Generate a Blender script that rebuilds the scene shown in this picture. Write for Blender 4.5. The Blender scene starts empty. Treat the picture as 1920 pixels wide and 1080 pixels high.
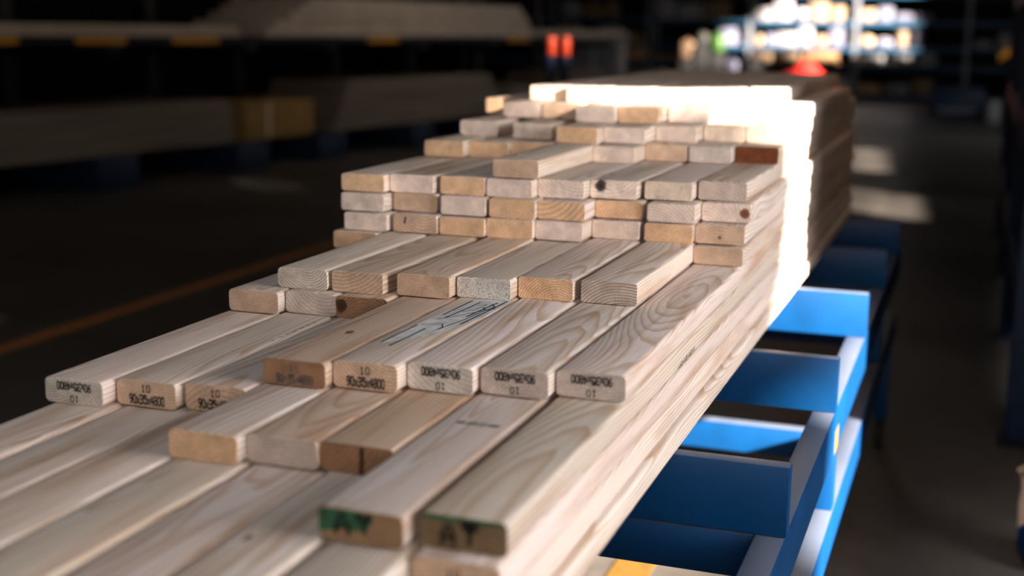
import bpy, bmesh, math, random
from mathutils import Vector, Matrix

C = bpy.context.scene.collection
ZB = 0.75            # top of the trolley arms = underside of the timber stack (metres above floor)
PITCH = 0.0352       # one course of 35 mm boards


# ------------------------------------------------------------------ helpers
def link(name, me, mats, parent=None, loc=None):
    o = bpy.data.objects.new(name, me)
    C.objects.link(o)
    for m in (mats if isinstance(mats, (list, tuple)) else [mats]):
        if m.name not in [x.name for x in me.materials if x]:
            me.materials.append(m)
    if parent:
        o.parent = parent
    if loc is not None:
        o.location = loc
    return o


def obj(name, bm, mats, parent=None, loc=None, smooth=None):
    me = bpy.data.meshes.new(name)
    bmesh.ops.recalc_face_normals(bm, faces=bm.faces)
    bm.to_mesh(me)
    bm.free()
    if smooth is not None:
        me.shade_smooth()
        me.set_sharp_from_angle(angle=math.radians(smooth))
    return link(name, me, mats, parent, loc)


def tag(o, label=None, cat=None, group=None, kind=None):
    if label:
        o['label'] = label
    if cat:
        o['category'] = cat
    if group:
        o['group'] = group
    if kind:
        o['kind'] = kind
    return o


def empty(name, loc=(0, 0, 0), rotz=0):
    o = bpy.data.objects.new(name, None)
    C.objects.link(o)
    o.location = loc
    o.rotation_euler = (0, 0, rotz)
    o.empty_display_size = 0.05
    return o


def box(bm, x0, x1, y0, y1, z0, z1, bev=0.0, seg=2, mi=0):
    vs = [bm.verts.new(p) for p in ((x0, y0, z0), (x1, y0, z0), (x1, y1, z0), (x0, y1, z0),
                                    (x0, y0, z1), (x1, y0, z1), (x1, y1, z1), (x0, y1, z1))]
    fs = [bm.faces.new([vs[i] for i in q]) for q in
          ((3, 2, 1, 0), (4, 5, 6, 7), (0, 1, 5, 4), (1, 2, 6, 5), (2, 3, 7, 6), (3, 0, 4, 7))]
    for f in fs:
        f.material_index = mi
    if bev:
        es = list({e for f in fs for e in f.edges})
        bmesh.ops.bevel(bm, geom=es, offset=bev, segments=seg, profile=0.5, affect='EDGES')


def bxo(name, x0, x1, y0, y1, z0, z1, mat, parent=None, bev=0.0, seg=2):
    bm = bmesh.new()
    box(bm, x0, x1, y0, y1, z0, z1, bev, seg)
    return obj(name, bm, mat, parent, smooth=40 if bev else None)


def lathe(bm, prof, n=20, cx=0, cy=0, z0=0):
    rings = []
    for r, z in prof:
        rings.append([bm.verts.new((cx + r * math.cos(2 * math.pi * k / n), cy + r * math.sin(2 * math.pi * k / n), z0 + z))
                      for k in range(n)])
    for a, b in zip(rings, rings[1:]):
        for k in range(n):
            bm.faces.new((a[k], a[(k + 1) % n], b[(k + 1) % n], b[k]))
    bm.faces.new(rings[0][::-1])
    bm.faces.new(rings[-1])


# ------------------------------------------------------------------ materials
class NT:
    def __init__(s, name):
        s.m = bpy.data.materials.new(name)
        s.m.use_nodes = True
        s.t = s.m.node_tree
        s.t.nodes.clear()
        s.out = s.t.nodes.new('ShaderNodeOutputMaterial')
        s.b = s.t.nodes.new('ShaderNodeBsdfPrincipled')
        s.t.links.new(s.b.outputs[0], s.out.inputs[0])

    def n(s, typ, **kw):
        x = s.t.nodes.new(typ)
        for k, v in kw.items():
            setattr(x, k, v)
        return x

    def l(s, a, b):
        s.t.links.new(a, b)

    def val(s, sock, v):
        if hasattr(v, 'default_value') or hasattr(v, 'is_output'):
            s.l(v, sock)
        else:
            sock.default_value = v

    def math(s, op, a, b=0.0, c=None, clamp=False):
        x = s.n('ShaderNodeMath', operation=op)
        x.use_clamp = clamp
        s.val(x.inputs[0], a)
        s.val(x.inputs[1], b)
        if c is not None:
            s.val(x.inputs[2], c)
        return x.outputs[0]

    def noise(s, vec, scale, detail=2.0, rough=0.5):
        x = s.n('ShaderNodeTexNoise')
        s.l(vec, x.inputs['Vector'])
        x.inputs['Scale'].default_value = scale
        x.inputs['Detail'].default_value = detail
        x.inputs['Roughness'].default_value = rough
        return x.outputs['Fac']

    def mapping(s, vec, scale=(1, 1, 1), loc=(0, 0, 0)):
        x = s.n('ShaderNodeMapping')
        s.l(vec, x.inputs[0])
        x.inputs['Scale'].default_value = scale
        x.inputs['Location'].default_value = loc
        return x.outputs[0]

    def mix(s, fac, a, b, typ='MIX'):
        x = s.n('ShaderNodeMix', data_type='RGBA', blend_type=typ)
        s.val(x.inputs[0], fac)
        s.val(x.inputs[6], a)
        s.val(x.inputs[7], b)
        return x.outputs[2]

    def ramp(s, fac, stops, interp='LINEAR'):
        x = s.n('ShaderNodeValToRGB')
        x.color_ramp.interpolation = interp
        e = x.color_ramp.elements
        while len(e) < len(stops):
            e.new(0.5)
        for i, (p, c) in enumerate(stops):
            e[i].position = p
            e[i].color = (*c, 1) if len(c) == 3 else c
        s.l(fac, x.inputs[0])
        return x.outputs[0]

    def attr(s, name):
        return s.n('ShaderNodeAttribute', attribute_type='OBJECT', attribute_name=name)


def rgba(c):
    return (c[0], c[1], c[2], 1.0)


def pine(end):
    """Solid-wood pine: growth rings around a pith line beside the board, one knot, fibre noise."""
    s = NT('pine_end_grain' if end else 'pine_face')
    tc = s.n('ShaderNodeTexCoord').outputs['Object']
    seed = s.attr('seed').outputs['Vector']
    pith = s.attr('pith').outputs['Vector']
    knot = s.attr('knot').outputs['Vector']
    kr = s.attr('knot_r').outputs['Fac']
    spacing = s.attr('ring').outputs['Fac']
    addn = s.n('ShaderNodeVectorMath', operation='ADD')
    s.l(tc, addn.inputs[0])
    s.l(seed, addn.inputs[1])
    p = addn.outputs[0]
    sep = s.n('ShaderNodeSeparateXYZ')
    s.l(tc, sep.inputs[0])
    ps = s.n('ShaderNodeSeparateXYZ')
    s.l(pith, ps.inputs[0])
    n_lo = s.noise(s.mapping(p, (0.6, 1.5, 0.6)), 1.0, 1.0)
    n_lo2 = s.noise(s.mapping(p, (0.6, 1.1, 0.6), (7, 3, 1)), 1.0, 1.0)
    n_mid = s.noise(s.mapping(p, (14, 3.0, 14)), 1.0, 3.0)
    dx = s.math('SUBTRACT', s.math('ADD', sep.outputs[0], s.math('MULTIPLY', s.math('SUBTRACT', n_lo, 0.5), 0.09)), ps.outputs[0])
    dz = s.math('SUBTRACT', s.math('ADD', sep.outputs[2], s.math('MULTIPLY', s.math('SUBTRACT', n_lo2, 0.5), 0.10)), ps.outputs[2])
    r = s.math('SQRT', s.math('ADD', s.math('MULTIPLY', dx, dx), s.math('MULTIPLY', dz, dz)))
    r = s.math('ADD', r, s.math('MULTIPLY', s.math('SUBTRACT', n_mid, 0.5), 0.010))
    # knot
    kd = s.n('ShaderNodeVectorMath', operation='DISTANCE')
    s.l(s.mapping(tc, (1, 0.5, 0.9)), kd.inputs[0])
    kk = s.n('ShaderNodeVectorMath', operation='MULTIPLY')
    s.l(knot, kk.inputs[0])
    kk.inputs[1].default_value = (1, 0.5, 0.9)
    s.l(kk.outputs[0], kd.inputs[1])
    kdist = s.math('DIVIDE', kd.outputs[1], s.math('MAXIMUM', kr, 0.0005))
    kdist = s.math('MULTIPLY', kdist, s.math('ADD', s.math('MULTIPLY', s.noise(p, 110, 2.0), 0.8), 0.6))
    bulge = s.math('MULTIPLY', s.math('EXPONENT', s.math('MULTIPLY', s.math('MULTIPLY', kdist, kdist), -0.12)), s.math('MULTIPLY', kr, 0.9))
    r = s.math('ADD', r, bulge)
    fr = s.math('FRACT', s.math('DIVIDE', r, spacing))
    ring = s.ramp(fr, [(0.0, (0, 0, 0)), (0.45, (0.12, 0.12, 0.12)), (0.86, (1, 1, 1)), (0.93, (0.9, 0.9, 0.9)), (1.0, (0, 0, 0))])
    fib = s.noise(s.mapping(p, (420, 5, 420)), 1.0, 2.0)
    blot = s.noise(s.mapping(p, (9, 1.6, 9), (2, 5, 1)), 1.0, 3.0)
    if end:
        tint = s.attr('end_tint').outputs['Color']
        gr = s.noise(p, 380, 3.0, 0.7)
        blo = s.noise(p, 38, 3.0, 0.55)
        late = s.mix(1.0, tint, (0.60, 0.47, 0.34, 1), 'MULTIPLY')
        contrast = s.attr('ring_c').outputs['Fac']
        col = s.mix(s.math('MULTIPLY', ring, contrast), tint, late)
        v = s.math('ADD', s.math('MULTIPLY', gr, s.attr('grit').outputs['Fac']), s.math('SUBTRACT', 1.0, s.math('MULTIPLY', s.attr('grit').outputs['Fac'], 0.5)))
        v = s.math('MULTIPLY', v, s.math('ADD', s.math('MULTIPLY', blo, 0.9), 0.55))
        cc = s.n('ShaderNodeCombineXYZ')
        for i in range(3):
            s.l(v, cc.inputs[i])
        col = s.mix(1.0, col, cc.outputs[0], 'MULTIPLY')
        rough = 0.8
    else:
        tint = s.attr('tint').outputs['Color']
        late = s.mix(1.0, tint, (0.70, 0.53, 0.37, 1), 'MULTIPLY')
        amt = s.math('MULTIPLY', ring, s.math('ADD', s.math('MULTIPLY', blot, 1.2), 0.28))
        col = s.mix(amt, tint, late)
        grey = s.ramp(blot, [(0.40, (0, 0, 0)), (0.72, (1, 1, 1))])
        col = s.mix(s.math('MULTIPLY', grey, 0.45), col, (0.47, 0.42, 0.38, 1))
        st = s.noise(s.mapping(p, (34, 2.2, 34), (4, 9, 2)), 1.0, 4.0, 0.62)
        col = s.mix(s.math('MULTIPLY', s.ramp(st, [(0.50, (0, 0, 0)), (0.70, (1, 1, 1))]), 0.8), col, s.mix(1.0, col, (0.66, 0.50, 0.36, 1), 'MULTIPLY'))
        v = s.math('ADD', s.math('MULTIPLY', fib, 0.30), 0.85)
        cc = s.n('ShaderNodeCombineXYZ')
        for i in range(3):
            s.l(v, cc.inputs[i])
        col = s.mix(1.0, col, cc.outputs[0], 'MULTIPLY')
        rough = 0.62
    kcol = s.attr('knot_col').outputs['Color']
    kf = s.ramp(kdist, [(0.0, (1, 1, 1)), (0.75, (0.9, 0.9, 0.9)), (1.25, (0, 0, 0))])
    col = s.mix(kf, col, kcol)
    s.l(col, s.b.inputs['Base Color'])
    s.b.inputs['Roughness'].default_value = rough
    s.b.inputs['Specular IOR Level'].default_value = 0.25
    bump = s.n('ShaderNodeBump')
    bump.inputs['Strength'].default_value = 0.5 if end else 0.22
    bump.inputs['Distance'].default_value = 0.0012 if end else 0.0006
    s.l(gr if end else s.math('ADD', fib, s.math('MULTIPLY', ring, 0.5)), bump.inputs['Height'])
    s.l(bump.outputs[0], s.b.inputs['Normal'])
    return s.m


def plain(name, col, rough=0.6, metal=0.0, spec=0.5, var=0.25, scale=12.0, coat=0.0):
    s = NT(name)
    tc = s.n('ShaderNodeTexCoord').outputs['Object']
    nz = s.noise(tc, scale, 4.0, 0.6)
    a = tuple(c * (1 - var) for c in col)
    b = tuple(min(1, c * (1 + var)) for c in col)
    s.l(s.ramp(nz, [(0.3, a), (0.7, b)]), s.b.inputs['Base Color'])
    s.b.inputs['Roughness'].default_value = rough
    s.b.inputs['Metallic'].default_value = metal
    s.b.inputs['Specular IOR Level'].default_value = spec
    s.b.inputs['Coat Weight'].default_value = coat
    s.b.inputs['Coat Roughness'].default_value = 0.15
    return s.m


def blue_paint(name='blue_paint', col=(0.001, 0.036, 0.12), wear=0.6):
    s = NT(name)
    tc = s.n('ShaderNodeTexCoord').outputs['Object']
    nz = s.noise(tc, 9.0, 3.0)
    base = s.ramp(nz, [(0.3, tuple(c * 0.8 for c in col)), (0.7, tuple(c * 1.15 for c in col))])
    scr = s.noise(s.mapping(tc, (30, 14, 90)), 1.0, 4.0, 0.65)
    scuff = s.ramp(scr, [(0.68, (0, 0, 0)), (0.74, (1, 1, 1))])
    col2 = s.mix(s.math('MULTIPLY', scuff, wear), base, (0.02, 0.03, 0.05, 1))
    geo = s.n('ShaderNodeNewGeometry')
    sepn = s.n('ShaderNodeSeparateXYZ')
    s.l(geo.outputs['Normal'], sepn.inputs[0])
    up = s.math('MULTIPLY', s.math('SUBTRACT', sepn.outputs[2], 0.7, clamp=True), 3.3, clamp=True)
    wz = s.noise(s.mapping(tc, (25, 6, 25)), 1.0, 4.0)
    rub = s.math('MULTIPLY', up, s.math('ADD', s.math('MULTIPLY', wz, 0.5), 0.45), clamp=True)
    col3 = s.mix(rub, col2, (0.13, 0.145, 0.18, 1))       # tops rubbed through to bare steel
    s.l(col3, s.b.inputs['Base Color'])
    s.b.inputs['Roughness'].default_value = 0.42
    s.b.inputs['Specular IOR Level'].default_value = 0.2
    return s.m


M = {}
M['pine'] = pine(False)
M['end'] = pine(True)
M['ink'] = plain('stamp_ink', (0.055, 0.05, 0.055), 0.9, var=0.5, scale=300, spec=0.1)
M['ink_soft'] = plain('faded_stamp_ink', (0.20, 0.17, 0.15), 0.9, var=0.5, scale=200, spec=0.1)
M['pencil'] = plain('dark_pencil', (0.05, 0.06, 0.085), 0.8, var=0.5, scale=120, spec=0.1)
M['bluewash'] = plain('blue_grey_stain', (0.60, 0.59, 0.59), 0.75, var=0.22, scale=45, spec=0.1)
M['green'] = plain('green_end_paint', (0.02, 0.105, 0.045), 0.6, var=0.6, scale=60)
M['green_dark'] = plain('dark_green_paint', (0.006, 0.03, 0.022), 0.6, var=0.4, scale=60)
M['brown_dark'] = plain('dark_brown_paint', (0.012, 0.008, 0.004), 0.6, var=0.4, scale=60)
M['bark'] = plain('dark_bark', (0.06, 0.025, 0.012), 0.9, var=0.4, scale=60)
M['blue'] = blue_paint()
M['blue_dull'] = plain('dull_blue_steel', (0.008, 0.022, 0.06), 0.55, var=0.3)
M['blue_far'] = plain('blue_shelf_paint', (0.010, 0.075, 0.15), 0.5, var=0.2)
M['dark'] = plain('dark_steel', (0.012, 0.010, 0.012), 0.6, var=0.3)
M['upright'] = plain('grey_galvanised_steel', (0.20, 0.21, 0.24), 0.45, var=0.15)
M['orange'] = plain('orange_paint', (0.95, 0.38, 0.015), 0.5, var=0.15)
M['redcap'] = plain('orange_red_paint', (0.9, 0.09, 0.03), 0.45, var=0.15)
M['yellow'] = plain('yellow_paint', (0.16, 0.085, 0.012), 0.6, var=0.2, scale=25)
M['red'] = plain('red_tarpaulin', (0.55, 0.018, 0.012), 0.55, var=0.25)
M['pack'] = None
M['wrap'] = plain('tan_cardboard', (0.42, 0.24, 0.07), 0.8, var=0.15)
M['white'] = plain('white_plastic', (0.75, 0.74, 0.76), 0.5, var=0.08)
M['lilac'] = plain('pale_lilac_plastic', (0.50, 0.52, 0.75), 0.5, var=0.1)
M['cream'] = plain('cream_wrapping', (0.80, 0.62, 0.44), 0.6, var=0.1)
M['tan'] = plain('tan_carton', (0.62, 0.36, 0.17), 0.7, var=0.12)
M['brown'] = plain('brown_carton', (0.30, 0.19, 0.10), 0.75, var=0.15)
M['greyc'] = plain('grey_carton', (0.36, 0.34, 0.34), 0.7, var=0.1)
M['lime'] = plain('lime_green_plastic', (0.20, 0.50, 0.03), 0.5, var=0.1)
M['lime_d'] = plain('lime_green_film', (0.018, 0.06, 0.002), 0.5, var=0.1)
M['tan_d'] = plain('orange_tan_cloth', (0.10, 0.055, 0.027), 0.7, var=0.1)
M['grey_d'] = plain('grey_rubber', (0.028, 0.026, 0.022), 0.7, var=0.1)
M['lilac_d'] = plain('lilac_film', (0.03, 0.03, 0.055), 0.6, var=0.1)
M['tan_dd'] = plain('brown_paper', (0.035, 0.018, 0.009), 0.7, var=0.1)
M['white_f'] = plain('white_film', (0.36, 0.34, 0.37), 0.6, var=0.15)
M['cream_f'] = plain('cream_film', (0.34, 0.24, 0.155), 0.6, var=0.15)
M['tan_f'] = plain('tan_film', (0.16, 0.085, 0.04), 0.7, var=0.15)
M['lilac_f'] = plain('lilac_film_wrap', (0.17, 0.17, 0.24), 0.6, var=0.15)
M['black'] = plain('black_carton', (0.003, 0.003, 0.003), 0.8)
M['rubber'] = plain('black_rubber', (0.012, 0.012, 0.012), 0.8)


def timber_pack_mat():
    s = NT('shaded_stacked_timber')
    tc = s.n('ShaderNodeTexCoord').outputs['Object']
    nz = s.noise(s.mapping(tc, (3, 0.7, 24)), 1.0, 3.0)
    s.l(s.ramp(nz, [(0.25, (0.17, 0.125, 0.09)), (0.75, (0.40, 0.32, 0.25))]), s.b.inputs['Base Color'])  # lower packs: shade under the upper level put into the colour
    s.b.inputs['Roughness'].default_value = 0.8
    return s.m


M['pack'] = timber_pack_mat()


M['pack_lit'] = plain('lit_stacked_timber', (0.80, 0.64, 0.50), 0.8, var=0.12, scale=3)  # upper packs: lighter copy, the stronger light up there put into the colour


def floor_mat():
    s = NT('worn_concrete')
    tc = s.n('ShaderNodeTexCoord').outputs['Object']
    a = s.noise(tc, 0.7, 5.0, 0.6)
    b = s.noise(tc, 9.0, 5.0, 0.65)
    v = s.math('ADD', s.math('MULTIPLY', a, 0.7), s.math('MULTIPLY', b, 0.3))
    s.l(s.ramp(v, [(0.32, (0.060, 0.050, 0.042)), (0.62, (0.145, 0.130, 0.118))]), s.b.inputs['Base Color'])
    s.l(s.ramp(a, [(0.3, (0.35,) * 3), (0.7, (0.6,) * 3)]), s.b.inputs['Roughness'])
    s.b.inputs['Specular IOR Level'].default_value = 0.22
    return s.m


M['floor'] = floor_mat()
M['wall'] = plain('dark_painted_cladding', (0.016, 0.015, 0.016), 0.85, var=0.2, scale=2, spec=0.1)
M['line'] = plain('worn_orange_line', (0.55, 0.20, 0.06), 0.7, var=0.35, scale=20)

# ------------------------------------------------------------------ camera
F_PX, PIT, YAW, ROLL = 2439.0, 0.19637, 0.34050, 0.01352
HC = ZB + 0.58274
cy, sy, cp, sp = math.cos(YAW), math.sin(YAW), math.cos(PIT), math.sin(PIT)
R0 = Vector((cy, sy, 0))
F0 = Vector((-sy, cy, 0))
Zv = Vector((0, 0, 1))
fwd = cp * F0 - sp * Zv
up0 = cp * Zv + sp * F0
cr, sr = math.cos(ROLL), math.sin(ROLL)
right = cr * R0 + sr * up0
up = -sr * R0 + cr * up0
cam = bpy.data.cameras.new('camera')
co = bpy.data.objects.new('camera', cam)
C.objects.link(co)
mw = Matrix((right, up, -fwd)).transposed().to_4x4()
mw.translation = (0, 0, HC)
co.matrix_world = mw
cam.sensor_width = 36.0
cam.lens = F_PX * 36.0 / 1920.0
cam.clip_start = 0.05
cam.clip_end = 200
cam.dof.use_dof = True
cam.dof.focus_distance = (Vector((-0.75, 1.74, ZB + 0.17)) - Vector((0, 0, HC))).dot(fwd)
cam.dof.aperture_fstop = 2.2
bpy.context.scene.camera = co

# ------------------------------------------------------------------ setting
XR, XS = 3.5, 0.45
SUN = (-1.0, 0.55, -0.40)
YB, YF, XL, ZC = 31.0, -4.0, -15.0, 6.0


def struct(name, bm, mat):
    return tag(obj(name, bm, mat), kind='structure')


bm = bmesh.new()
box(bm, XL - .2, XR + .2, YF - .2, YB + .2, -0.2, 0)
struct('floor', bm, M['floor'])
bm = bmesh.new()
box(bm, XL - .2, XR + .2, YF - .2, YB + .2, ZC, ZC + .2)
struct('ceiling', bm, M['wall'])
bm = bmesh.new()
box(bm, XL - .2, XL, YF, YB, 0, ZC)
struct('wall_left', bm, M['wall'])
bm = bmesh.new()
box(bm, XL - .2, XR + .2, YB, YB + .2, 0, ZC)
struct('wall_back', bm, M['wall'])
bm = bmesh.new()
box(bm, XL - .2, XR + .2, YF - .2, YF, 0, ZC)
struct('wall_front', bm, M['wall'])


def up_sun(x, y, z, X):
    d = X - x
    return (y + SUN[1] * -d, z - SUN[2] * d)


# added unseen openings in the right-hand wall, shaped to aim sun at chosen spots
holes = []
near = [(2.0, -.70), (2.32, -.40), (2.45, -.12), (2.82, .05), (2.87, .30), (2.79, .40), (2.85, .47), (2.81, .51), (2.71, .56), (2.62, .60), (2.54, .64), (2.53, .675), (3.9, .675), (3.9, -.70)]
holes.append([up_sun(-.37, y, z + ZB, XR) for y, z in near])
holes.append([up_sun(x, 27.5, z + ZB, XR) for x, z in ((-5.25, .27), (-1.12, .27), (-1.12, 1.5), (-3.75, 1.5), (-4.15, .90), (-5.15, .72))])
holes.append([up_sun(x, 25.0, z, XR) for x, z in ((-5.6, .60), (-3.9, .60), (-3.9, 1.06), (-4.5, 1.36), (-5.6, 1.36))])
holes.append([up_sun(x, 12.1, z, XR) for x, z in ((-1.82, .86), (-1.26, .86), (-1.26, 1.20), (-1.82, 1.20))])
holes.append([up_sun(x, 8.0, z, XR) for x, z in ((-2.60, 1.20), (-2.485, 1.20), (-2.485, 1.28), (-2.60, 1.28))])
holes.append([up_sun(x, y, 0, XR) for x, y in ((-1.30, 15.9), (-1.12, 16.0), (-.90, 13.4), (-1.06, 13.3))])
holes.append([up_sun(x, y, 0, XR) for x, y in ((-.96, 11.7), (-.86, 11.75), (-.74, 10.2), (-.84, 10.2))])
holes.append([up_sun(x, y, 0, XR) for x, y in ((-.66, 11.4), (-.53, 11.45), (-.43, 10.0), (-.56, 9.95))])
bm = bmesh.new()
edges = []
for loop in [[(YF, 0), (YB, 0), (YB, ZC), (YF, ZC)]] + holes:
    vs = [bm.verts.new((XR, y, max(z, 0.0))) for y, z in loop]
    for a, b in zip(vs, vs[1:] + vs[:1]):
        edges.append(bm.edges.new((a, b)))
bmesh.ops.triangle_fill(bm, use_beauty=True, use_dissolve=False, edges=edges)
for f in list(bm.faces):
    c = f.calc_center_median()
    for h in holes:
        inside = False
        n = len(h)
        for i in range(n):
            (y1, z1), (y2, z2) = h[i], h[(i + 1) % n]
            if (z1 > c.z) != (z2 > c.z) and c.y < (y2 - y1) * (c.z - z1) / (z2 - z1) + y1:
                inside = not inside
        if inside:
            bm.faces.remove(f)
            break
struct('wall_right', bm, M['wall'])
# unseen added screen, its edge shaped to end the sunlit strip
bm = bmesh.new()
far = [(3.19, -.75), (3.19, .38), (3.14, .49), (2.99, .54), (2.84, .575), (2.74, .615), (2.66, .65), (2.61, .69), (2.61, 1.3)]
pl = [up_sun(-.37, y, z + ZB, XS) for y, z in far]
pl = [(y, max(0, z)) for y, z in pl]
pl += [(4.6, pl[-1][1]), (4.6, 0)]
fa = [bm.verts.new((XS, y, z)) for y, z in pl]
fb = [bm.verts.new((XS + .05, y, z)) for y, z in pl]
bm.faces.new(fa)
bm.faces.new(fb[::-1])
for i in range(len(pl)):
    j = (i + 1) % len(pl)
    bm.faces.new((fa[i], fa[j], fb[j], fb[i]))
struct('added_sun_screen', bm, M['wall'])

# painted floor lines
bm = bmesh.new()
box(bm, -3.80, -3.70, 0.5, 9, 0.0005, 0.002)
tag(obj('trim_1', bm, M['line']), kind='structure')
bm = bmesh.new()
box(bm, -.785, -.685, 2.2, 3.6, 0.0005, 0.002)
tag(obj('trim_2', bm, M['yellow']), kind='structure')

# ------------------------------------------------------------------ timber boards
W, T = 0.0882, 0.0348


def board_mesh(name, L, rad=0.0045):
    bm = bmesh.new()
    prof = []
    for cx, cz, a0 in ((W / 2 - rad, rad, -90), (W / 2 - rad, T - rad, 0), (-W / 2 + rad, T - rad, 90), (-W / 2 + rad, rad, 180)):
        for k in range(5):
            a = math.radians(a0 + 90 * k / 4)
            prof.append((cx + rad * math.cos(a), cz + rad * math.sin(a)))
    N = 8
    rings = []
    c = 0.0007
    sts = [(0, c), (c, 0)] + [(L * k / N, 0) for k in range(1, N)] + [(L, 0)]
    for y, ins in sts:
        rings.append([bm.verts.new((x * (1 - ins / (W / 2)), y, (z - T / 2) * (1 - ins / (T / 2)) + T / 2)) for x, z in prof])
    n = len(prof)
    for i, (a, b) in enumerate(zip(rings, rings[1:])):
        for k in range(n):
            f = bm.faces.new((a[k], a[(k + 1) % n], b[(k + 1) % n], b[k]))
            f.material_index = 1 if i == 0 else 0
    f = bm.faces.new(rings[0][::-1])
    f.material_index = 1
    f = bm.faces.new(rings[-1])
    f.material_index = 1
    return bm


TINT = {
    'c': (.84, .68, .55), 'p': (.85, .69, .60), 'o': (.82, .54, .34), 't': (.69, .49, .36), 'g': (.63, .53, .475),
    'w': (.70, .64, .58), 'n': (.36, .20, .115), 'r': (.19, .06, .022), 'd': (.22, .15, .085), 'k': (.34, .21, .12),
}
TONE = {'c': 'cream', 'p': 'pale', 'o': 'orange-tan', 't': 'tan', 'g': 'greyish', 'w': 'whitish', 'n': 'brown', 'r': 'dark red-brown',
        'd': 'dark olive', 'k': 'green-painted'}
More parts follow.
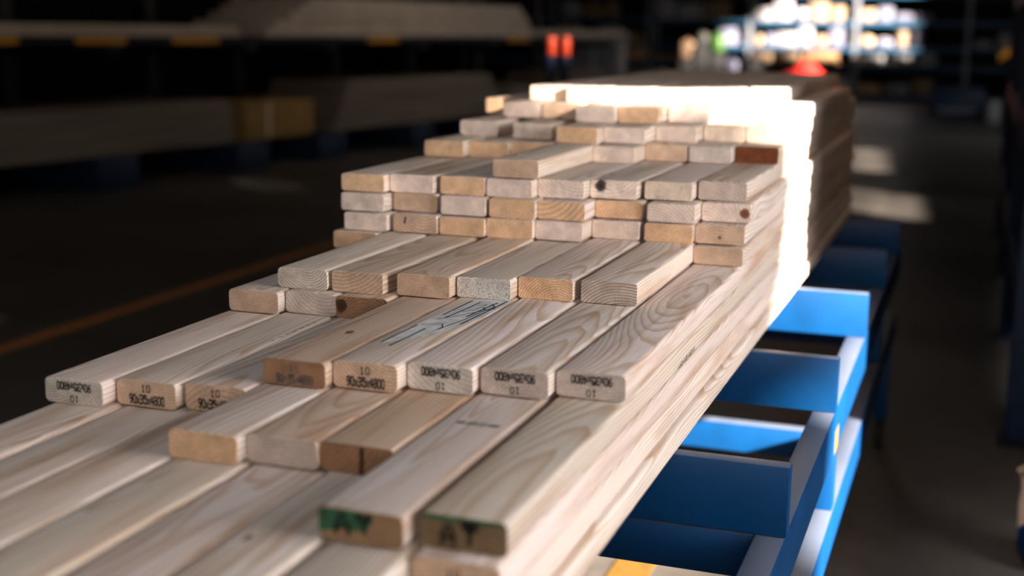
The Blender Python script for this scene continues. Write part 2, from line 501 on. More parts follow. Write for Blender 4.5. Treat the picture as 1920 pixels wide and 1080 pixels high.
# course (from the bottom): rows of (x centre, y of the front end, end tint, options)
ROWS = {
    1: [(x, .80 + .03 * (i % 3), 'p', {}) for i, x in enumerate((-1.055, -.965, -.875, -.785, -.695, -.605, -.512))] + [(-.408, .90, 'p', {})],
    2: [(x, .78 + .03 * (i % 4), 'p', {}) for i, x in enumerate((-1.058, -.968, -.877, -.786, -.696, -.605, -.513))] + [(-.416, .86, 'p', {})],
    3: [(-1.042, .72, 'p', {}), (-.953, .66, 'p', {}), (-.866, .70, 'p', {}), (-.780, .64, 'p', {}), (-.689, .69, 'p', {}),
        (-.600, .66, 'p', {}), (-.508, .72, 'p', {}), (-.418, 1.035, 't', dict(st='up_small', f='just under the dark olive end'))],
    4: [(-1.058, 1.32, 'w', dict(st='down', f='printed upside down')), (-.967, 1.345, 't', dict(st='up', f='printed right way up', side=1)),
        (-.869, 1.358, 't', dict(st='up', f='half hidden behind its neighbour')),
        (-.780, 1.19, 'o', dict(f='blank end')), (-.690, 1.208, 'g', dict(f='blank end', ring=.7)), (-.600, 1.213, 'n', dict(f='dark stripe on its end', crack=1)),
        (-.516, 1.040, 'k', dict(f='blurred green letters on its end', paint='green', top=1)), (-.420, 1.058, 'd', dict(f='dark letters on its end', paint='brown'))],
    5: [(-1.050, 1.748, 't', {}), (-.958, 1.768, 'g', dict(roll=.9)), (-.866, 1.765, 'n', dict(knot=(-.034, 0.0, .02), kr=.011, kc=(.05, .025, .015), roll=-.9, f='knot at its lower left')),
        (-.781, 1.392, 'n', dict(st='up', soft=1, f='printed right way up', knot=(-.005, .165, .035), kr=.006, kc=(.12, .06, .03))),
        (-.690, 1.410, 't', dict(st='up', f='printed right way up, pencil scrawl on top', pencil=1)),
        (-.602, 1.436, 'w', dict(st='down', f='printed upside down, slightly tilted', roll=.8)), (-.510, 1.452, 'g', dict(st='down', f='printed upside down')),
        (-.4195, 1.476, 'g', dict(st='down', f='printed upside down', grit=.9))],
    6: [(-1.078, 2.16, 'o', dict(f='end partly covered')), (-.984, 1.787, 'w', dict(f='curved growth rings', ring=1.0, pith=(.0, .06), sp=.0042)),
        (-.890, 1.791, 't', {}), (-.785, 1.805, 't', dict(f='fine ring lines on its end', ring=.8, sp=.003)),
        (-.694, 1.828, 'w', dict(f='speckled rough-sawn end', grit=3.0, ring=.1)), (-.604, 1.858, 'o', dict(f='arched rings, speckled top edge', ring=.8, pith=(.01, -.03), grit=1.4)),
        (-.503, 1.866, 'g', dict(f='dark curved rings on its end', ring=1.3, pith=(.03, -.05), sp=.0045, grit=1.0)), (-.4165, 2.267, 't', dict(f='plain end'))],
    7: [(-1.060, 2.17, 'p', {}), (-.964, 2.18, 't', dict(mark=1, f='small blue mark on its end')), (-.869, 2.183, 'o', {}), (-.773, 2.19, 'o', dict(ring=.6)),
        (-.683, 2.205, 'p', {}), (-.604, 2.262, 'p', {}), (-.505, 2.264, 'o', dict(ring=.9, f='slanted ring lines', pith=(.08, -.05))),
        (-.4175, 2.282, 't', dict(knot=(.0, 0.0, .013), kr=.0035, kc=(.20, .07, .03), f='pin knot in its end'))],
    8: [(-1.069, 2.176, 'p', {}), (-.977, 2.21, 't', dict(roll=.8, f='tilted')), (-.877, 2.20, 'p', {}), (-.779, 2.203, 'o', dict(f='stepped ring pattern', ring=.6, pith=(0, .05))),
        (-.688, 2.216, 'o', dict(f='curved dark ring on its end', ring=.7, pith=(-.03, .08), sp=.010)), (-.604, 2.28, 'o', dict(ring=.9, f='diagonal ring lines', pith=(.1, -.08), sp=.005)),
        (-.505, 2.272, 'p', {}), (-.415, 2.32, 'p', dict(knot=(.034, 0.0, .018), kr=.011, kc=(.22, .055, .02), f='rusty knot at its right end'))],
    9: [(-1.073, 2.186, 'o', {}), (-.983, 2.207, 'p', {}), (-.886, 2.219, 'o', {}), (-.786, 2.22, 'p', {}), (-.696, 2.25, 'p', dict(f='stepped back edge')),
        (-.616, 2.284, 'p', dict(knot=(-.024, 0.0, .024), kr=.0125, kc=(.012, .009, .010), f='round black knot on its end')), (-.520, 2.31, 'c', {}),
        (-.427, 2.343, 'g', dict(f='dark flecked ring lines', ring=1.1, grit=1.2, pith=(-.03, -.06), sp=.005))],
    10: [(-1.056, 2.538, 'o', {}), (-.966, 2.568, 'o', {}), (-.873, 2.58, 'o', {}), (-.781, 2.230, 't', dict(f='jutting far forward of its row')),
         (-.687, 2.579, 'p', {}), (-.608, 2.665, 't', {}), (-.515, 2.665, 'g', {}), (-.424, 2.697, 'r', dict(f='resin-dark knotty end', blotch=1))],
    11: [(-1.032, 2.68, 'p', dict(f='waney corner')), (-.902, 2.663, 'p', {}), (-.782, 2.594, 'o', {}), (-.692, 2.643, 'p', {}), (-.602, 2.728, 'p', {}),
         (-.511, 2.79, 'c', {}), (-.420, 2.80, 'c', {})],
    12: [(-1.066, 2.93, 'o', {}), (-.9745, 2.80, 'p', {}), (-.882, 2.80, 't', {}), (-.782, 2.73, 'p', {}), (-.691, 2.75, 'o', {}), (-.598, 2.828, 'p', {}),
         (-.508, 3.11, 'c', {}), (-.415, 3.135, 'c', {})],
    13: [(-.940, 2.885, 'c', {}), (-.845, 2.865, 'c', {}), (-.753, 2.89, 'c', {}), (-.658, 2.94, 'c', {}), (-.568, 3.02, 'c', {}), (-.474, 3.145, 'c', {})],
}
ORD = ['zeroth', 'first', 'second', 'third', 'fourth', 'fifth', 'sixth', 'seventh', 'eighth']
COURSE = {13: 'top course', 12: 'second course from the top', 11: 'third course from the top', 10: 'fourth course from the top',
          9: 'fifth course from the top', 8: 'sixth course from the top', 7: 'seventh course from the top', 6: 'sixth course from the bottom',
          5: 'fifth course from the bottom', 4: 'fourth course from the bottom', 3: 'third course from the bottom', 2: 'second course from the bottom', 1: 'bottom course'}

# 5 x 7 ink-jet characters
GLYPH = {
    '0': ['01110', '10001', '10001', '10001', '10001', '10001', '01110'],
    '1': ['00100', '01100', '00100', '00100', '00100', '00100', '01110'],
    '3': ['11110', '00001', '00001', '01110', '00001', '00001', '11110'],
    '4': ['00010', '00110', '01010', '10010', '11111', '00010', '00010'],
    '5': ['11111', '10000', '11110', '00001', '00001', '10001', '01110'],
    '8': ['01110', '10001', '10001', '01110', '10001', '10001', '01110'],
    '9': ['01110', '10001', '10001', '01111', '00001', '00010', '01100'],
    'x': ['00000', '00000', '10001', '01010', '00100', '01010', '10001'],
    'A': ['00100', '01010', '01010', '10001', '11111', '10001', '10001'],
    'T': ['11111', '11111', '01110', '00100', '00100', '00100', '00100'],
    'Y': ['11011', '11011', '01110', '00100', '00100', '00100', '00100'],
}


def put_text(bm, txt, cx, cz, w, h, gap=0.22, flip=False, y=-0.0004, fat=1.25):
    n = len(txt)
    pitch = w / (n - gap * 1.0 / (1 + gap)) if n > 1 else w
    cw = pitch / (1 + gap)
    x0 = cx - w / 2
    for i, chx in enumerate(txt):
        for r, row in enumerate(GLYPH[chx]):
            for c, b in enumerate(row):
                if b == '1':
                    px = x0 + i * pitch + (c + .5) * cw / 5
                    pz = cz + h / 2 - (r + .5) * h / 7
                    hx, hz = cw / 10 * fat, h / 14 * fat
                    if flip:
                        px, pz = 2 * cx - px, 2 * cz - pz
                    vs = [bm.verts.new((px + a * hx, y, pz + b2 * hz)) for a, b2 in ((-1, -1), (1, -1), (1, 1), (-1, 1))]
                    bm.faces.new(vs)


def poly(bm, pts, y=-0.0004):
    bm.faces.new([bm.verts.new((x, y, z)) for x, z in pts])


def strip(bm, pts, w, z):
    """thin flat line on a board's upper face; pts in (x, y)"""
    for (xa, ya), (xb, yb) in zip(pts, pts[1:]):
        d = Vector((xb - xa, yb - ya))
        n = Vector((-d.y, d.x)).normalized() * w / 2
        bm.faces.new([bm.verts.new((xa + n.x, ya + n.y, z)), bm.verts.new((xb + n.x, yb + n.y, z)),
                      bm.verts.new((xb - n.x, yb - n.y, z)), bm.verts.new((xa - n.x, ya - n.y, z))])


rnd = random.Random(11)
for k in sorted(ROWS):
    rows = sorted(ROWS[k])
    xs = [r[0] for r in rows]
    for i in range(len(xs) - 2, -1, -1):                     # keep neighbours just clear of each other
        xs[i] = min(xs[i], xs[i + 1] - W - .0012)
    for i, (x0, yf, tc, op) in enumerate(rows):
        x = xs[i]
        back = 4.35 + rnd.uniform(-.04, .05)
        if k == 12 and i == len(rows) - 1:
            back = 4.08
        if k == 13:
            back = 4.33 + rnd.uniform(-.03, .03)
        rad = .0085 if (k, i) in ((6, 1), (11, 0)) else (.0068 if k <= 5 else .0050)
        L = back - yf
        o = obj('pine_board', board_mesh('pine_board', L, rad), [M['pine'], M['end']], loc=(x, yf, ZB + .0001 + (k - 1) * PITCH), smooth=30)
        roll = op.get('roll', rnd.uniform(-.1, .1))
        o.rotation_euler = (0, math.radians(roll), 0)
        o.scale = (.972 if k == 3 and i < len(rows) - 1 else 1, 1, 1 if 'roll' in op else rnd.choice((.93, .95, .965, .98, 1.0, 1.0)))
        j = rnd.uniform(.88, 1.08)
        o['tint'] = [.77 * j * rnd.uniform(.98, 1.02), .668 * j, .612 * j * rnd.uniform(.94, 1.05)]
        mul = {(4, 4): (.86, .76, .64), (4, 5): (.78, .66, .54), (5, 3): (.80, .71, .62), (5, 2): (.84, .74, .64), (4, 7): (.93, .94, .86),
               (6, 2): (.93, .86, .80), (6, 3): (.92, .85, .78)}.get((k, i))
        if k <= 4 and i == len(rows) - 1 and k != 4 or k == 5 and i == len(rows) - 1:
            mul = (1.0 / j * 1.06, 1.08 / j, 1.12 / j)
        if mul:
            o['tint'] = [a * b for a, b in zip(o['tint'], mul)]
        e = TINT[tc]
        q = rnd.uniform(.94, 1.05) * (1.13 if k >= 7 else 1.0)  # upper-course ends lightened in colour, standing in for stronger front light
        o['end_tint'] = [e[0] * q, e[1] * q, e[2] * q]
        o['seed'] = [rnd.uniform(0, 40), rnd.uniform(0, 40), rnd.uniform(0, 40)]
        px, pz = op.get('pith', (rnd.uniform(-.05, .05), rnd.choice((-1, 1)) * rnd.uniform(.03, .09) + .017))
        o['pith'] = [px, 0.0, pz]
        o['ring'] = op.get('sp', rnd.uniform(.0035, .0065))
        o['ring_c'] = op.get('ring', rnd.uniform(.4, .8))
        o['grit'] = op.get('grit', rnd.uniform(.7, 1.1))
        if 'knot' in op:
            o['knot'], o['knot_r'], o['knot_col'] = list(op['knot']), op['kr'], list(op['kc'])
        else:
            o['knot'] = [rnd.uniform(-.03, .03), rnd.uniform(.3, 1.8), T if rnd.random() < .6 else .017]
            o['knot_r'] = rnd.uniform(.003, .006) if rnd.random() < .55 else .0005
            o['knot_col'] = [.22, .12, .06]
        if op.get('blotch'):
            o['ring_c'], o['grit'] = 1.6, 2.0
        # --- labels
        n = len(rows)
        if i == 0:
            pos = 'leftmost'
        elif i == n - 1:
            pos = 'rightmost'
        elif i == n - 2 and n > 3:
            pos = 'second from right'
        else:
            pos = ORD[i + 1] + ' from left'
        if k <= 2 and i < n - 1:
            lab = 'pine board buried inside the two lowest courses of the big stack'
        else:
            head = f"{TONE[tc]} pine board"
            if op.get('f'):
                lab = f"{head}, {op['f']}, {pos} in {COURSE[k]}"
            else:
                lab = f"{head}, {pos} in the {COURSE[k]} of the stack"
            if len(lab.split()) > 16:
                lab = f"{head}, {op['f'].split(',')[0]}, {pos}, {COURSE[k].replace('from the', 'from')}"
        if len(lab.split()) > 16:
            lab = lab.replace('right way up', 'upright').replace('from the ', 'from ')
        if len(lab.split()) > 16:
            lab = lab.replace(' pine board', ' board')
        tag(o, lab, 'board', 'sawn pine boards stacked on the blue trolley')
        # --- writing and marks on this board
        st = op.get('st')
        if st:
            ink = M['ink_soft'] if op.get('soft') else M['ink']
            bm = bmesh.new()
            if st == 'up':
                put_text(bm, '10', 0.0, .0245, .0135, .0100)
                put_text(bm, '90x35x4800', .001, .0095, .052, .0125, gap=.12, fat=1.6)
            elif st == 'down':
                put_text(bm, '10', 0.001, .0075, .0125, .0095, flip=True)
                put_text(bm, '90x35x4800', .001, .0245, .052, .0110, gap=.12, flip=True, fat=1.6)
            else:
                put_text(bm, '10', -.002, .0225, .0135, .0100)
                put_text(bm, '90x35x4800', -.001, .0085, .052, .0115, gap=.12)
            obj('printed_stamp', bm, ink, o)
        if op.get('paint') == 'green':
            bm = bmesh.new()
            poly(bm, [(-.044, .008), (-.030, .0105), (-.018, .0145), (-.004, .0125), (.008, .0165), (.013, .027), (.0, .0325), (-.02, .0338), (-.040, .0335), (-.044, .030)])
            obj('green_paint', bm, M['green'], o)
            bm = bmesh.new()
            put_text(bm, 'A', -.017, .0195, .020, .023, y=-.0008, fat=1.4)
            put_text(bm, 'Y', .006, .0215, .020, .021, y=-.0008, fat=1.4)
            obj('painted_letter', bm, M['green_dark'], o)
        elif op.get('paint') == 'brown':
            bm = bmesh.new()
            put_text(bm, 'A', -.013, .0165, .018, .022, y=-.0008, fat=1.4)
            put_text(bm, 'T', .009, .0190, .020, .024, y=-.0008, fat=1.4)
            obj('painted_letter', bm, M['brown_dark'], o)
            bm = bmesh.new()
            poly(bm, [(-.043, .0295), (-.02, .0285), (.0, .0300), (.02, .0290), (.041, .0300), (.041, .0338), (-.043, .0338)])
            obj('green_edge_paint', bm, M['green'], o)
        if op.get('top'):
            bm = bmesh.new()
            yy = 1.334 - yf
            for q2, (a, b, hh) in enumerate(((-.022, -.012, .006), (-.009, .004, .010), (.006, .014, .011), (.017, .030, .006))):
                for s2 in range(3):
                    strip(bm, [(a, yy - hh / 2 + s2 * hh / 2), (b, yy - hh / 2 + s2 * hh / 2 + .002)], .0022, T + .0003)
            obj('printed_top_stamp', bm, M['pencil'], o)
        if op.get('crack'):
            bm = bmesh.new()
            poly(bm, [(.002, .002), (.008, .001), (.009, .017), (.0085, .033), (.0035, .0335), (.003, .018)])
            obj('bark_streak', bm, M['bark'], o)
        if op.get('mark'):
            bm = bmesh.new()
            poly(bm, [(-.023, .018), (-.019, .017), (-.017, .030), (-.020, .0315)])
            obj('chalk_mark', bm, M['pencil'], o)
        if op.get('side'):
            bm = bmesh.new()
            yy = 1.595 - yf
            for q2 in range(7):
                a = yy + q2 * .021
                strip(bm, [(.0365, a), (.0395 + .001 * (q2 % 2), a + .004 + .004 * (q2 % 3 == 1))], .0022, T + .0002)
            obj('printed_edge_stamp', bm, M['ink'], o)
        if op.get('pencil'):
            bm = bmesh.new()
            zt = T + .0002
            pts = [(-.027, .10), (-.005, .13), (.012, .16), (.030, .22), (.043, .31), (.042, .43), (.02, .425), (-.008, .41), (-.022, .30), (-.030, .18)]
            bm.faces.new([bm.verts.new((a, b, zt)) for a, b in pts])
            obj('blue_grey_stain', bm, M['bluewash'], o)
            bm = bmesh.new()
            zt = T + .0005
            for ln, w in (([(-.027, .105), (-.026, .16), (-.024, .215)], .0022), ([(-.009, .090), (-.006, .15), (-.005, .20)], .0022),
                          ([(-.016, .29), (-.014, .36), (-.013, .40)], .002), ([(-.006, .27), (.0, .34), (.002, .395)], .002),
                          ([(.020, .29), (.024, .35), (.028, .40)], .0024), ([(.030, .24), (.034, .32), (.038, .415)], .0024),
                          ([(.012, .20), (.024, .27), (.030, .35)], .0016), ([(-.02, .22), (.006, .235), (.016, .21), (.010, .19)], .0014),
                          ([(-.012, .26), (.010, .30), (.024, .33), (.040, .36)], .0014), ([(.002, .32), (.014, .34), (.018, .38), (.006, .37)], .0014),
                          ([(.020, .36), (.030, .34), (.034, .37), (.024, .385)], .0018)):
                strip(bm, ln, w * 1.35, zt)
            obj('pencil_mark', bm, M['pencil'], o)
        if (k, i) == (4, len(rows) - 1):
            bm = bmesh.new()
            y0 = 1.775 - yf
            for q2 in range(11):
                ya = y0 + q2 * .0105
                zc = .006 + .0004 * q2
                hz = .0022 + .0012 * (q2 % 3)
                f = [bm.verts.new((W / 2 + .0003, ya + d, zc + e2)) for d, e2 in ((0, -hz), (.0045, -hz + .001), (.0055, hz), (.001, hz))]
                bm.faces.new(f)
            obj('printed_side_stamp', bm, M['ink'], o)

# ------------------------------------------------------------------ blue steel trolley under the stack
tr = empty('timber_trolley', (-.74, 2.6, 0))
tag(tr, 'blue steel trolley with upright cross plates carrying the big timber stack', 'trolley')


def tp(name, x0, x1, y0, y1, z0, z1, mat='blue', bev=.003, parent=tr):
    return bxo(name, x0 + .74, x1 + .74, y0 - 2.6, y1 - 2.6, z0, z1, M[mat], parent, bev)


for y in (1.09, 1.727, 2.371, 3.017, 3.66, 4.25):
    tp('cross_plate', -1.275, -.205, y, y + .026, ZB - .103, ZB - .0002, bev=.0025)
for x0 in (-.249, -1.275):
    tp('upper_rail', x0, x0 + .042, .95, 4.45, ZB - .20, ZB - .1035)
    tp('lower_rail', x0, x0 + .042, .95, 4.45, ZB - .415, ZB - .325)
    for y in (1.10, 2.46, 3.70):
        tp('post', x0 + .002, x0 + .040, y, y + .04, ZB - .326, ZB - .199)
    for y in (1.06, 4.25):
        tp('leg', x0 + .001, x0 + .041, y, y + .05, .10, ZB - .414)
        bm = bmesh.new()
        lathe(bm, [(.012, -.016), (.046, -.014), (.05, -.008), (.05, .008), (.046, .014), (.012, .016)], 20)
        for v in bm.verts:
            v.co = Vector((v.co.z, v.co.x, v.co.y))
        obj('caster_wheel', bm, M['rubber'], tr, loc=(x0 + .021 + .74, y + .025 - 2.6, .05), smooth=40)
for y in (1.73, 3.70):
    tp('cross_tube', -1.233, -.249, y, y + .04, ZB - .172, ZB - .1045)
for y in (1.10, 3.03, 4.25):
    tp('lower_cross_tube', -1.233, -.249, y, y + .04, ZB - .415, ZB - .345)
tp('yellow_sticker', -.2072, -.2062, 2.41, 2.47, ZB - .195, ZB - .15, 'yellow', 0)

# ------------------------------------------------------------------ cantilever racking with timber packs on the left
RA = math.atan(.13)
RO = Vector((-6.75, 7.6, 0))
ud = Vector((math.sin(RA), math.cos(RA), 0))      # along the rack
vd = Vector((math.cos(RA), -math.sin(RA), 0))     # out towards the aisle


def rk(name, s0, label=None, cat=None, group=None, d=0.0, z=0.0):
    e = empty(name, RO + ud * s0 + vd * d + Zv * z, -RA)
    if label:
        tag(e, label, cat, group)
    return e


rack = rk('cantilever_rack', 0, 'dark cantilever rack holding timber packs along the left side', 'rack')
for s in (-4.2, -2.2, -.3, 1.35, 3.1, 4.4, 6.2, 7.9, 9.7, 11.6):
    bxo('column', -1.35, -1.2, s - .07, s + .07, 0, 2.4, M['dark'], rack, .01)
    b = bxo('base_arm', -1.2, -.02, s - .24, s + .24, .004, .265, M['blue_dull'], rack, .01)
    bxo('upper_arm', -1.2, .0, s - .06, s + .06, 1.09, 1.17, M['dark'], rack, .008)
bxo('front_beam', -.06, .02, -5, 12.4, 1.171, 1.232, M['dark'], rack, .006)
for s, e in ((-.3, .34), (.90, 1.45), (2.0, 2.6), (5.0, 5.6), (-2.2, -1.5), (8.2, 8.8)):
    bxo('orange_band', .021, .026, s, e, 1.175, 1.23, M['orange'], rack)


def pack(s0, s1, z0, z1, label, slant=0.0, d=-.12, depth=1.0, mat='pack', name='timber_pack'):
    e = rk(name, s0, label, 'timber pack', 'timber packs on the left rack', z=0)
    n = max(2, round((z1 - z0) / .075))
    h = (z1 - z0) / n
    r = random.Random(int(s0 * 100) + int(z0 * 1000))
    for k in range(n):
        j = r.uniform(-.02, .02)
        cut = slant * (k + .5) / n
        bm = bmesh.new()
        box(bm, d - depth + j, d + j, max(0, cut) + r.uniform(0, .04), s1 - s0 - max(0, cut) * .6 + r.uniform(-.04, .0), z0 + k * h + .002, z0 + (k + 1) * h - .003, .006)
        obj('timber_course', bm, M[mat], e, smooth=40)
    return e


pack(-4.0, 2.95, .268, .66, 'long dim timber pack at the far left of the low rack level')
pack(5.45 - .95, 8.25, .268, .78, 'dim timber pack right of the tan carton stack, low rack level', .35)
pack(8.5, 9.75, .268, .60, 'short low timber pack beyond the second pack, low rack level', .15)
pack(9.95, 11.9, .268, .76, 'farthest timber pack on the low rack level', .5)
pack(-4.0, 3.0, 1.236, 1.33, 'thin flat timber pack on the left upper rack level', d=-.05, mat='pack_lit')
pack(3.25, 9.2, 1.236, 1.62, 'tall lit timber pack with sloping ends on the upper rack level', .9, d=-.05, mat='pack_lit')
pack(9.35, 12.2, 1.236, 1.33, 'thin timber pack beyond the tall pack, upper rack level', .3, d=-.05, mat='pack_lit')
e = rk('carton_stack', 3.1, 'dim tan carton between two timber packs on the low rack', 'carton')
bm = bmesh.new()
box(bm, -1.0, -.12, 0.02, 1.12, .268, .62, .01)
obj('carton_body', bm, M['wrap'], e, smooth=40)
bm = bmesh.new()
box(bm, -.118, -.115, .34, .40, .27, .618)
obj('carton_tape', bm, M['cream'], e)

# ------------------------------------------------------------------ red-capped posts behind the stack
for (x, lab) in ((-2.590, 'left of two blue posts with orange-red caps behind the stack'), (-2.495, 'right of two blue posts with orange-red caps behind the stack')):
    e = empty('marker_post', (x, 8.0, 0))
    tag(e, lab, 'post', 'red-capped posts behind the stack')
    bm = bmesh.new()
    box(bm, -.026, .026, -.026, .026, 0.012, 1.175, .004)
    obj('post_shaft', bm, M['blue_dull'], e, smooth=40)
    bm = bmesh.new()
    lathe(bm, [(.027, 0), (.030, .004), (.030, .10), (.024, .118), (.010, .124)], 16, z0=1.172)
    obj('post_cap', bm, M['redcap'], e, smooth=40)
    bm = bmesh.new()
    box(bm, -.045, .045, -.10, .10, 0, .012, .002)
    obj('base_foot', bm, M['blue_dull'], e)

# ------------------------------------------------------------------ red tarpaulin heap on crate, beyond the stack
e = empty('wooden_crate', (-1.62, 12.2, 0))
tag(e, 'dark wooden crate under the red cover beyond the stack', 'crate')
for k in range(5):
    bxo('crate_slat', -.5, .5, -.34, -.315, .03 + k * .168, .03 + k * .168 + .15, M['brown'], e, .004)
bxo('crate_box', -.49, .49, -.314, .33, .01, .862, M['brown'], e, .004)
bm = bmesh.new()
NX, NY = 24, 12
vv = []
for iy in range(NY + 1):
    for ix in range(NX + 1):
        u, v = ix / NX * 2 - 1, iy / NY * 2 - 1
        hgt = max(0, (1 - abs(v) ** 3)) * max(0, math.exp(-((u - .2) / .52) ** 2) * .235 + .05 * math.exp(-((u + .5) / .3) ** 2) - .008)
        hgt += .008 * math.sin(9 * u + 3 * v) * (1 - abs(u)) * (1 - abs(v))
        vv.append(bm.verts.new((u * .36, v * .26, max(hgt, 0) + .002)))
for iy in range(NY):
    for ix in range(NX):
        a = iy * (NX + 1) + ix
        bm.faces.new((vv[a], vv[a + 1], vv[a + NX + 2], vv[a + NX + 1]))
o = obj('red_tarpaulin', bm, M['red'], loc=(-1.58, 12.15, .865), smooth=60)
tag(o, 'bright red cover heaped beyond the right end of the stack', 'tarpaulin')

# ------------------------------------------------------------------ far shelving
Y0 = 27.6
UP = [-11.07, -8.92, -6.77, -4.62, -2.47, -.32, 1.83]
LEV = [ZB - .62, ZB - .03, ZB + .33, ZB + .84, ZB + 1.40]
sh = empty('pallet_shelving', (0, Y0, 0))
tag(sh, 'long blue shelving across the far end of the warehouse', 'shelving')
for x in UP:
    for dy in (0, .8):
        bxo('upright', x - .04, x + .04, dy, dy + .06, 0, 3.0, M['upright'], sh)
for z in LEV:
    for x0, x1 in zip(UP, UP[1:]):
        bxo('shelf_beam', x0 + .041, x1 - .041, -.005, .045, z - .085, z - .005, M['blue_far'], sh)
        bxo('shelf_board', x0 + .041, x1 - .041, .0, .80, z - .004, z, M['brown'], sh)


def shelf_item(kind, x, z, w, h, mat, label, cat, group, y=.06, dep=.35):
    e = empty(kind, (x, Y0 + y, z + .001))
    tag(e, label, cat, group)
    bm = bmesh.new()
    if kind in ('tub', 'drum'):
        lathe(bm, [(w * .44, 0), (w * .5, .02), (w * .5, h * .88), (w * .46, h * .9)], 18, 0, dep / 2)
        obj('tub_body', bm, M[mat], e, smooth=40)
        bm = bmesh.new()
        lathe(bm, [(w * .52, h * .9), (w * .52, h * .97), (w * .2, h)], 18, 0, dep / 2)
        obj('lid', bm, M[mat], e, smooth=40)
    elif kind == 'sack':
        box(bm, -w / 2, w / 2, 0, dep, 0, h, min(w, h, dep) * .38, 4)
        obj('sack_body', bm, M[mat], e, smooth=60)
        bm = bmesh.new()
        box(bm, -w * .12, w * .12, dep * .42, dep * .58, h * .99, h * 1.08)
        obj('sack_tie', bm, M['cream'], e)
    else:
        box(bm, -w / 2, w / 2, 0, dep, 0, h, .008)
        obj('carton_body', bm, M[mat], e, smooth=40)
        bm = bmesh.new()
        box(bm, -w / 2 + .02, w / 2 - .02, dep * .45, dep * .55, h + .0005, h + .002)
        obj('tape', bm, M['white'], e)
    return e


rr = random.Random(5)
WHERE = {0: 'lowest', 1: 'second', 2: 'third', 3: 'fourth'}
TON = {'white': 'white', 'cream': 'cream', 'tan': 'tan', 'brown': 'brown', 'greyc': 'grey', 'lilac': 'pale lilac', 'white_f': 'white', 'cream_f': 'cream', 'tan_f': 'tan', 'lilac_f': 'pale lilac'}


def fill(lev, xa, xb, mats, hmin, hmax, wmin, wmax, lit, skip=.0):
    x = xa
    n = 0
    last = None
    while x < xb - wmin:
        w = min(rr.uniform(wmin, wmax), xb - x)
        if any(x < u + .05 and x + w > u - .05 for u in UP):
            u = [u for u in UP if x < u + .05 and x + w > u - .05][0]
            if u - .05 - x > wmin:
                w = u - .05 - x - .005
            else:
                x = u + .055
                continue
        h = rr.uniform(hmin, hmax)
        mat = rr.choice(mats)
        kind = rr.choice(['carton', 'carton', 'sack', 'tub'])
        if rr.random() >= skip:
            n += 1
            left = [u for u in UP if u <= x][-1]
            bay = UP.index(left)
            BAY = ['far-left', 'left', 'mid-left', 'centre', 'lit', 'right', 'far-right']
            key = (lev, bay)
            COUNT[key] = COUNT.get(key, 0) + 1
            ordn = ['first', 'second', 'third', 'fourth', 'fifth', 'sixth', 'seventh', 'eighth', 'ninth', 'tenth', 'eleventh', 'twelfth'][min(COUNT[key] - 1, 11)]
            lab = f"{'sunlit' if lit else 'dim'} {TON[mat]} {kind}, {ordn} item after upright {bay + 1} from left, {WHERE[lev]} far shelf"
            if lit:
                lab = f"sunlit {TON[mat]} {kind}, {ordn} from left in its bay, {'upper' if lev == 3 else 'lower'} bright shelf, {'left' if bay == 3 else 'right' if bay == 4 else 'outer left'} bay"
            shelf_item(kind, x + w / 2, LEV[lev], w - .02, h, mat, lab, 'box' if kind == 'carton' else kind, 'goods on the far shelving', dep=min(.35, w))
        x += w + rr.uniform(.0, .05)


COUNT = {}
LM = ['white_f', 'cream_f', 'cream_f', 'tan_f', 'white_f', 'lilac_f']
fill(2, -5.25, -1.0, LM, .16, .40, .24, .42, True)
fill(3, -4.55, -1.0, LM, .14, .42, .24, .42, True)
fill(2, -8.8, -5.6, ['greyc', 'brown', 'tan'], .15, .36, .35, .7, False, .35)
fill(3, -8.8, -5.0, ['greyc', 'brown'], .2, .45, .35, .7, False, .35)
fill(1, -8.8, -.4, ['brown', 'tan', 'greyc'], .14, .30, .35, .7, False, .35)
fill(0, -8.8, -.9, ['brown', 'tan', 'greyc'], .2, .42, .4, .8, False, .25)
fill(2, -.2, 1.6, ['greyc', 'brown'], .15, .35, .35, .7, False, .4)

# small bright things on the aisle in front of the far shelving, on a grey bench
e = empty('packing_bench', (-4.8, 25.2, 0))
tag(e, 'long dark bench before the far shelving, bright things on it', 'bench')
bxo('bench_top', -1.2, 1.2, -.3, .3, .51, .55, M['dark'], e, .005)
for x in (-1.1, 1.1):
    for y in (-.25, .25):
        bxo('leg', x - .03, x + .03, y - .03, y + .03, 0, .51, M['dark'], e)
for x, w, h, lab in ((-5.37, .26, .25, 'orange-tan bag'), (-5.085, .24, .53, 'grey ball'), (-4.80, .28, .38, 'green bag'), (-4.05, .26, .24, 'small tan bag')):
    e = empty('dark_carton', (x, 25.1, .5505))
    tag(e, 'small dark carton on the bench under the ' + lab, 'carton')
    bxo('carton_body', -w / 2, w / 2, -.14, .14, 0, h, M['black'], e, .006)
    bxo('carton_flap', -w / 2, w / 2, -.139, -.005, h + .0005, h + .003, M['black'], e)


def bench_item(kind, x, z0, w, h, mat, label, cat, d=.25):
    e = empty(kind, (x, 25.1, z0 + .001))
    tag(e, label, cat)
    bm = bmesh.new()
    if kind == 'ball':
        bmesh.ops.create_uvsphere(bm, u_segments=20, v_segments=12, radius=w / 2)
        for v in bm.verts:
            v.co.z += w / 2
        obj('ball_shell', bm, M[mat], e, smooth=60)
        return
    box(bm, -w / 2, w / 2, -d / 2, d / 2, 0, h, min(w, h, d) * .42, 4)
    obj('bag_body', bm, M[mat], e, smooth=60)
    bm = bmesh.new()
    lathe(bm, [(w * .16, 0), (w * .08, .02), (w * .14, .05)], 12, z0=h * .97)
    obj('bag_neck', bm, M[mat], e, smooth=60)


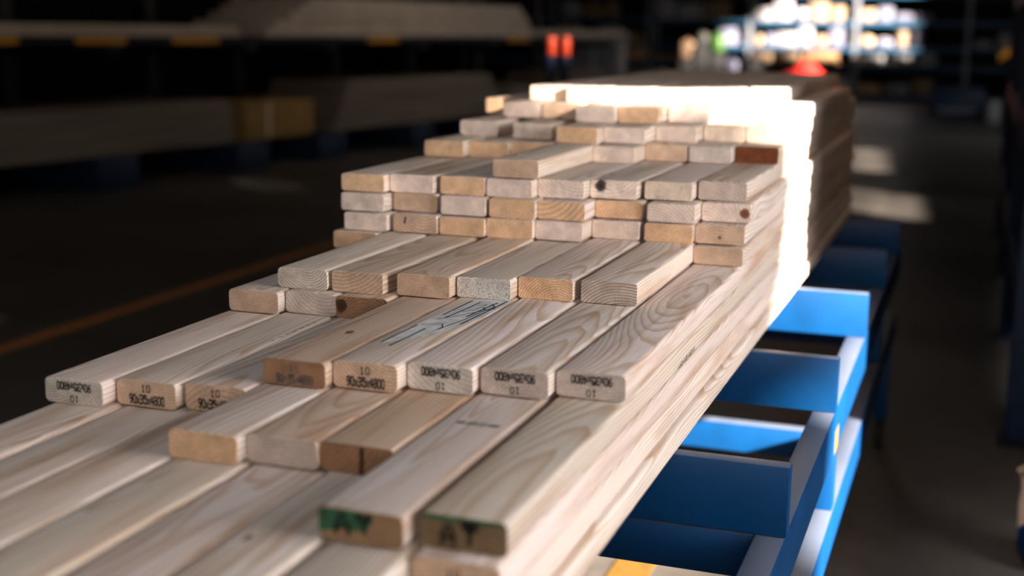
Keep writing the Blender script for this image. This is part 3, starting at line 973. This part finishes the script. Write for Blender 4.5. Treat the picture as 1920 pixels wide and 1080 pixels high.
bench_item('cloth_bag', -5.37, .804, .30, .36, 'tan_d', 'glowing orange-tan rounded bag left of the grey ball', 'bag', .2)
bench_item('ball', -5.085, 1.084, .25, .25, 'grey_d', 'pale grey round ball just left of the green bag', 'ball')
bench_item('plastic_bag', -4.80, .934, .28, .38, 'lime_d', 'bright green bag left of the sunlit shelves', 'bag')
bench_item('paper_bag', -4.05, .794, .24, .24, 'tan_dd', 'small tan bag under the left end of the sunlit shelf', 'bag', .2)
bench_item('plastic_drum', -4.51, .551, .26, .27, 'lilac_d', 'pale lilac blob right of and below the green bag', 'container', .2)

# grey cartons beside the red-capped posts
for x, z, w, h, lab in ((-7.0, 0, 1.0, 1.35, 'grey carton stack right of the red-capped posts, far end'),
                        (-6.0, 0, .62, .62, 'small pale carton standing behind the top of the stack, far end')):
    e = empty('carton', (x, 24.2, 0))
    tag(e, lab, 'carton')
    bxo('carton_body', -w / 2, w / 2, 0, .6, .002, h, M['greyc'], e, .01)
    bxo('tape', -.03, .03, -.002, .0, .01, h - .01, M['white'], e)

# ------------------------------------------------------------------ right-hand side
e = empty('steel_bin', (-.35, 22.4, 0))
tag(e, 'dark blue steel bin on the floor at the far right', 'bin')
bxo('bin_body', -.42, .42, 0, .7, .06, .46, M['blue_dull'], e, .012)
bxo('bin_rim', -.44, .44, -.02, .72, .46, .50, M['blue_dull'], e, .01)
bxo('bin_plate', -.30, .30, -.012, -.001, .10, .17, M['upright'], e, .003)
for x in (-.36, .36):
    bxo('foot', x - .05, x + .05, .05, .65, 0, .06, M['dark'], e)
e = empty('plastic_drum', (.20, 21.9, 0))
tag(e, 'pale grey drum right of the dark blue bin', 'drum')
bm = bmesh.new()
lathe(bm, [(.10, 0), (.115, .02), (.115, .26), (.10, .30)], 20)
obj('drum_body', bm, M['greyc'], e, smooth=40)
bm = bmesh.new()
lathe(bm, [(.10, .30), (.10, .33), (.03, .335)], 20)
obj('lid', bm, M['greyc'], e, smooth=40)
e = empty('yellow_crane_hoist', (.42, 19.6, 0))
tag(e, 'dim yellow jib arm on a post at the right edge', 'hoist')
bxo('mast', -.05, .05, -.05, .05, 0, 1.60, M['dark'], e, .01)
bm = bmesh.new()
vs = [(-.22, 0, .98), (.06, 0, 1.16), (.06, 0, 1.34), (-.22, 0, 1.08)]
a = [bm.verts.new((x, -.11, z)) for x, y, z in vs]
b = [bm.verts.new((x, -.052, z)) for x, y, z in vs]
bm.faces.new(a)
bm.faces.new(b[::-1])
for i in range(4):
    bm.faces.new((a[i], b[i], b[(i + 1) % 4], a[(i + 1) % 4]))
obj('jib_arm', bm, M['orange'], e)
bxo('base_foot', -.2, .2, -.2, .2, 0, .02, M['dark'], e)

# dark rack end at the right edge of the frame
e = empty('steel_rack', (.22, 4.45, 0))
tag(e, 'tall dark blue steel rack end at the right edge', 'rack')
for y in (0, 1.6, 3.2, 4.8):
    bxo('post', -.06, .02, y, y + .08, 0.012, 1.9, M['blue_dull'], e, .004)
    bxo('base_plate', -.08, .12, y - .03, y + .11, 0, .012, M['dark'], e)
for z in (.35, .9, 1.5):
    bxo('side_rail', -.052, -.012, .08, 4.8, z, z + .14, M['blue_dull'], e, .004)
bxo('back_panel', .0, .02, .08, 4.8, .05, 1.85, M['dark'], e)

# blue bag with pale rim at the lower right corner
e = empty('blue_sack', (.268, 3.42, 0))
tag(e, 'blue sack with a pale frayed rim at the lower right corner', 'sack')
bm = bmesh.new()
prof = [(.066, 0), (.090, .03), (.095, .10), (.091, .16), (.084, .20), (.088, .235)]
lathe(bm, prof, 28)
for v in bm.verts:
    a = math.atan2(v.co.y, v.co.x)
    f = 1 + .05 * math.sin(5 * a + v.co.z * 20)
    v.co.x *= f
    v.co.y *= f
obj('sack_body', bm, M['blue'], e, smooth=60)
bm = bmesh.new()
n = 28
ra = []
for j, (r, z) in enumerate(((.0935, .13), (.0945, .165), (.0885, .20), (.093, .235), (.102, .246), (.092, .238))):
    ra.append([])
    for k in range(n):
        a = 2 * math.pi * k / n
        f = 1 + .05 * math.sin(5 * a + z * 20)
        zz = z + (.03 * math.sin(3 * a + .6) if j == 0 else 0)
        ra[-1].append(bm.verts.new((r * f * math.cos(a), r * f * math.sin(a), zz)))
for a, b in zip(ra, ra[1:]):
    for k in range(n):
        bm.faces.new((a[k], a[(k + 1) % n], b[(k + 1) % n], b[k]))
obj('sack_rim', bm, M['cream'], e, smooth=60)

# ------------------------------------------------------------------ light
def light(name, typ, loc, target=None, **kw):
    l = bpy.data.lights.new(name, typ)
    for k, v in kw.items():
        setattr(l, k, v)
    o = bpy.data.objects.new(name, l)
    C.objects.link(o)
    o.location = loc
    if target is not None:
        o.rotation_euler = (Vector(target) - Vector(loc)).to_track_quat('-Z', 'Y').to_euler()
    return o


light('sun', 'SUN', (8, -5, 6), (8 + SUN[0], -5 + SUN[1], 6 + SUN[2]), energy=58.0, angle=math.radians(1.8), color=(1.0, .88, .75))
light('door_light', 'AREA', (3.3, 1.35, 1.75), (-.6, 1.6, ZB + .1), shape='RECTANGLE', size=2.1, size_y=1.9, energy=222, color=(1.0, .965, .945))
light('overhead_fill', 'AREA', (-.8, .5, 4.4), (-.8, .9, 0), shape='RECTANGLE', size=2.0, size_y=2.0, energy=22, color=(.88, .94, 1.0))  # added cool fill from above for the board tops
light('front_fill', 'AREA', (.9, -3.6, 2.3), (-.6, 1.8, ZB + .3), shape='RECTANGLE', size=2.0, size_y=1.6, energy=72, color=(1.0, .93, .86))  # added fill from behind the camera for the board ends
light('stack_back_fill', 'AREA', (.30, 4.5, 2.6), (-.42, 3.9, ZB + .1), shape='RECTANGLE', size=.5, size_y=.5, energy=3.4, color=(1.0, .64, .36))  # added warm fill to lift the dark far side of the stack
light('left_rack_fill', 'AREA', (-2.2, 13.0, 4.6), (-6.6, 11.5, 1.3), shape='RECTANGLE', size=3.0, size_y=1.0, energy=25, color=(1.0, .9, .78))  # added high fill to brighten the upper packs on the left rack
light('far_door_light', 'AREA', (3.2, 18.5, 2.2), (-1.2, 20.5, 0), shape='RECTANGLE', size=4, size_y=2.5, energy=60, color=(.92, .95, 1.0))

w = bpy.data.worlds.new('world')
bpy.context.scene.world = w
w.use_nodes = True
w.node_tree.nodes['Background'].inputs[0].default_value = (.5, .6, .75, 1)
w.node_tree.nodes['Background'].inputs[1].default_value = 0.25

sc = bpy.context.scene
sc.view_settings.view_transform = 'Standard'
sc.view_settings.look = 'None'
sc.view_settings.exposure = 0.0
sc.cycles.max_bounces = 6
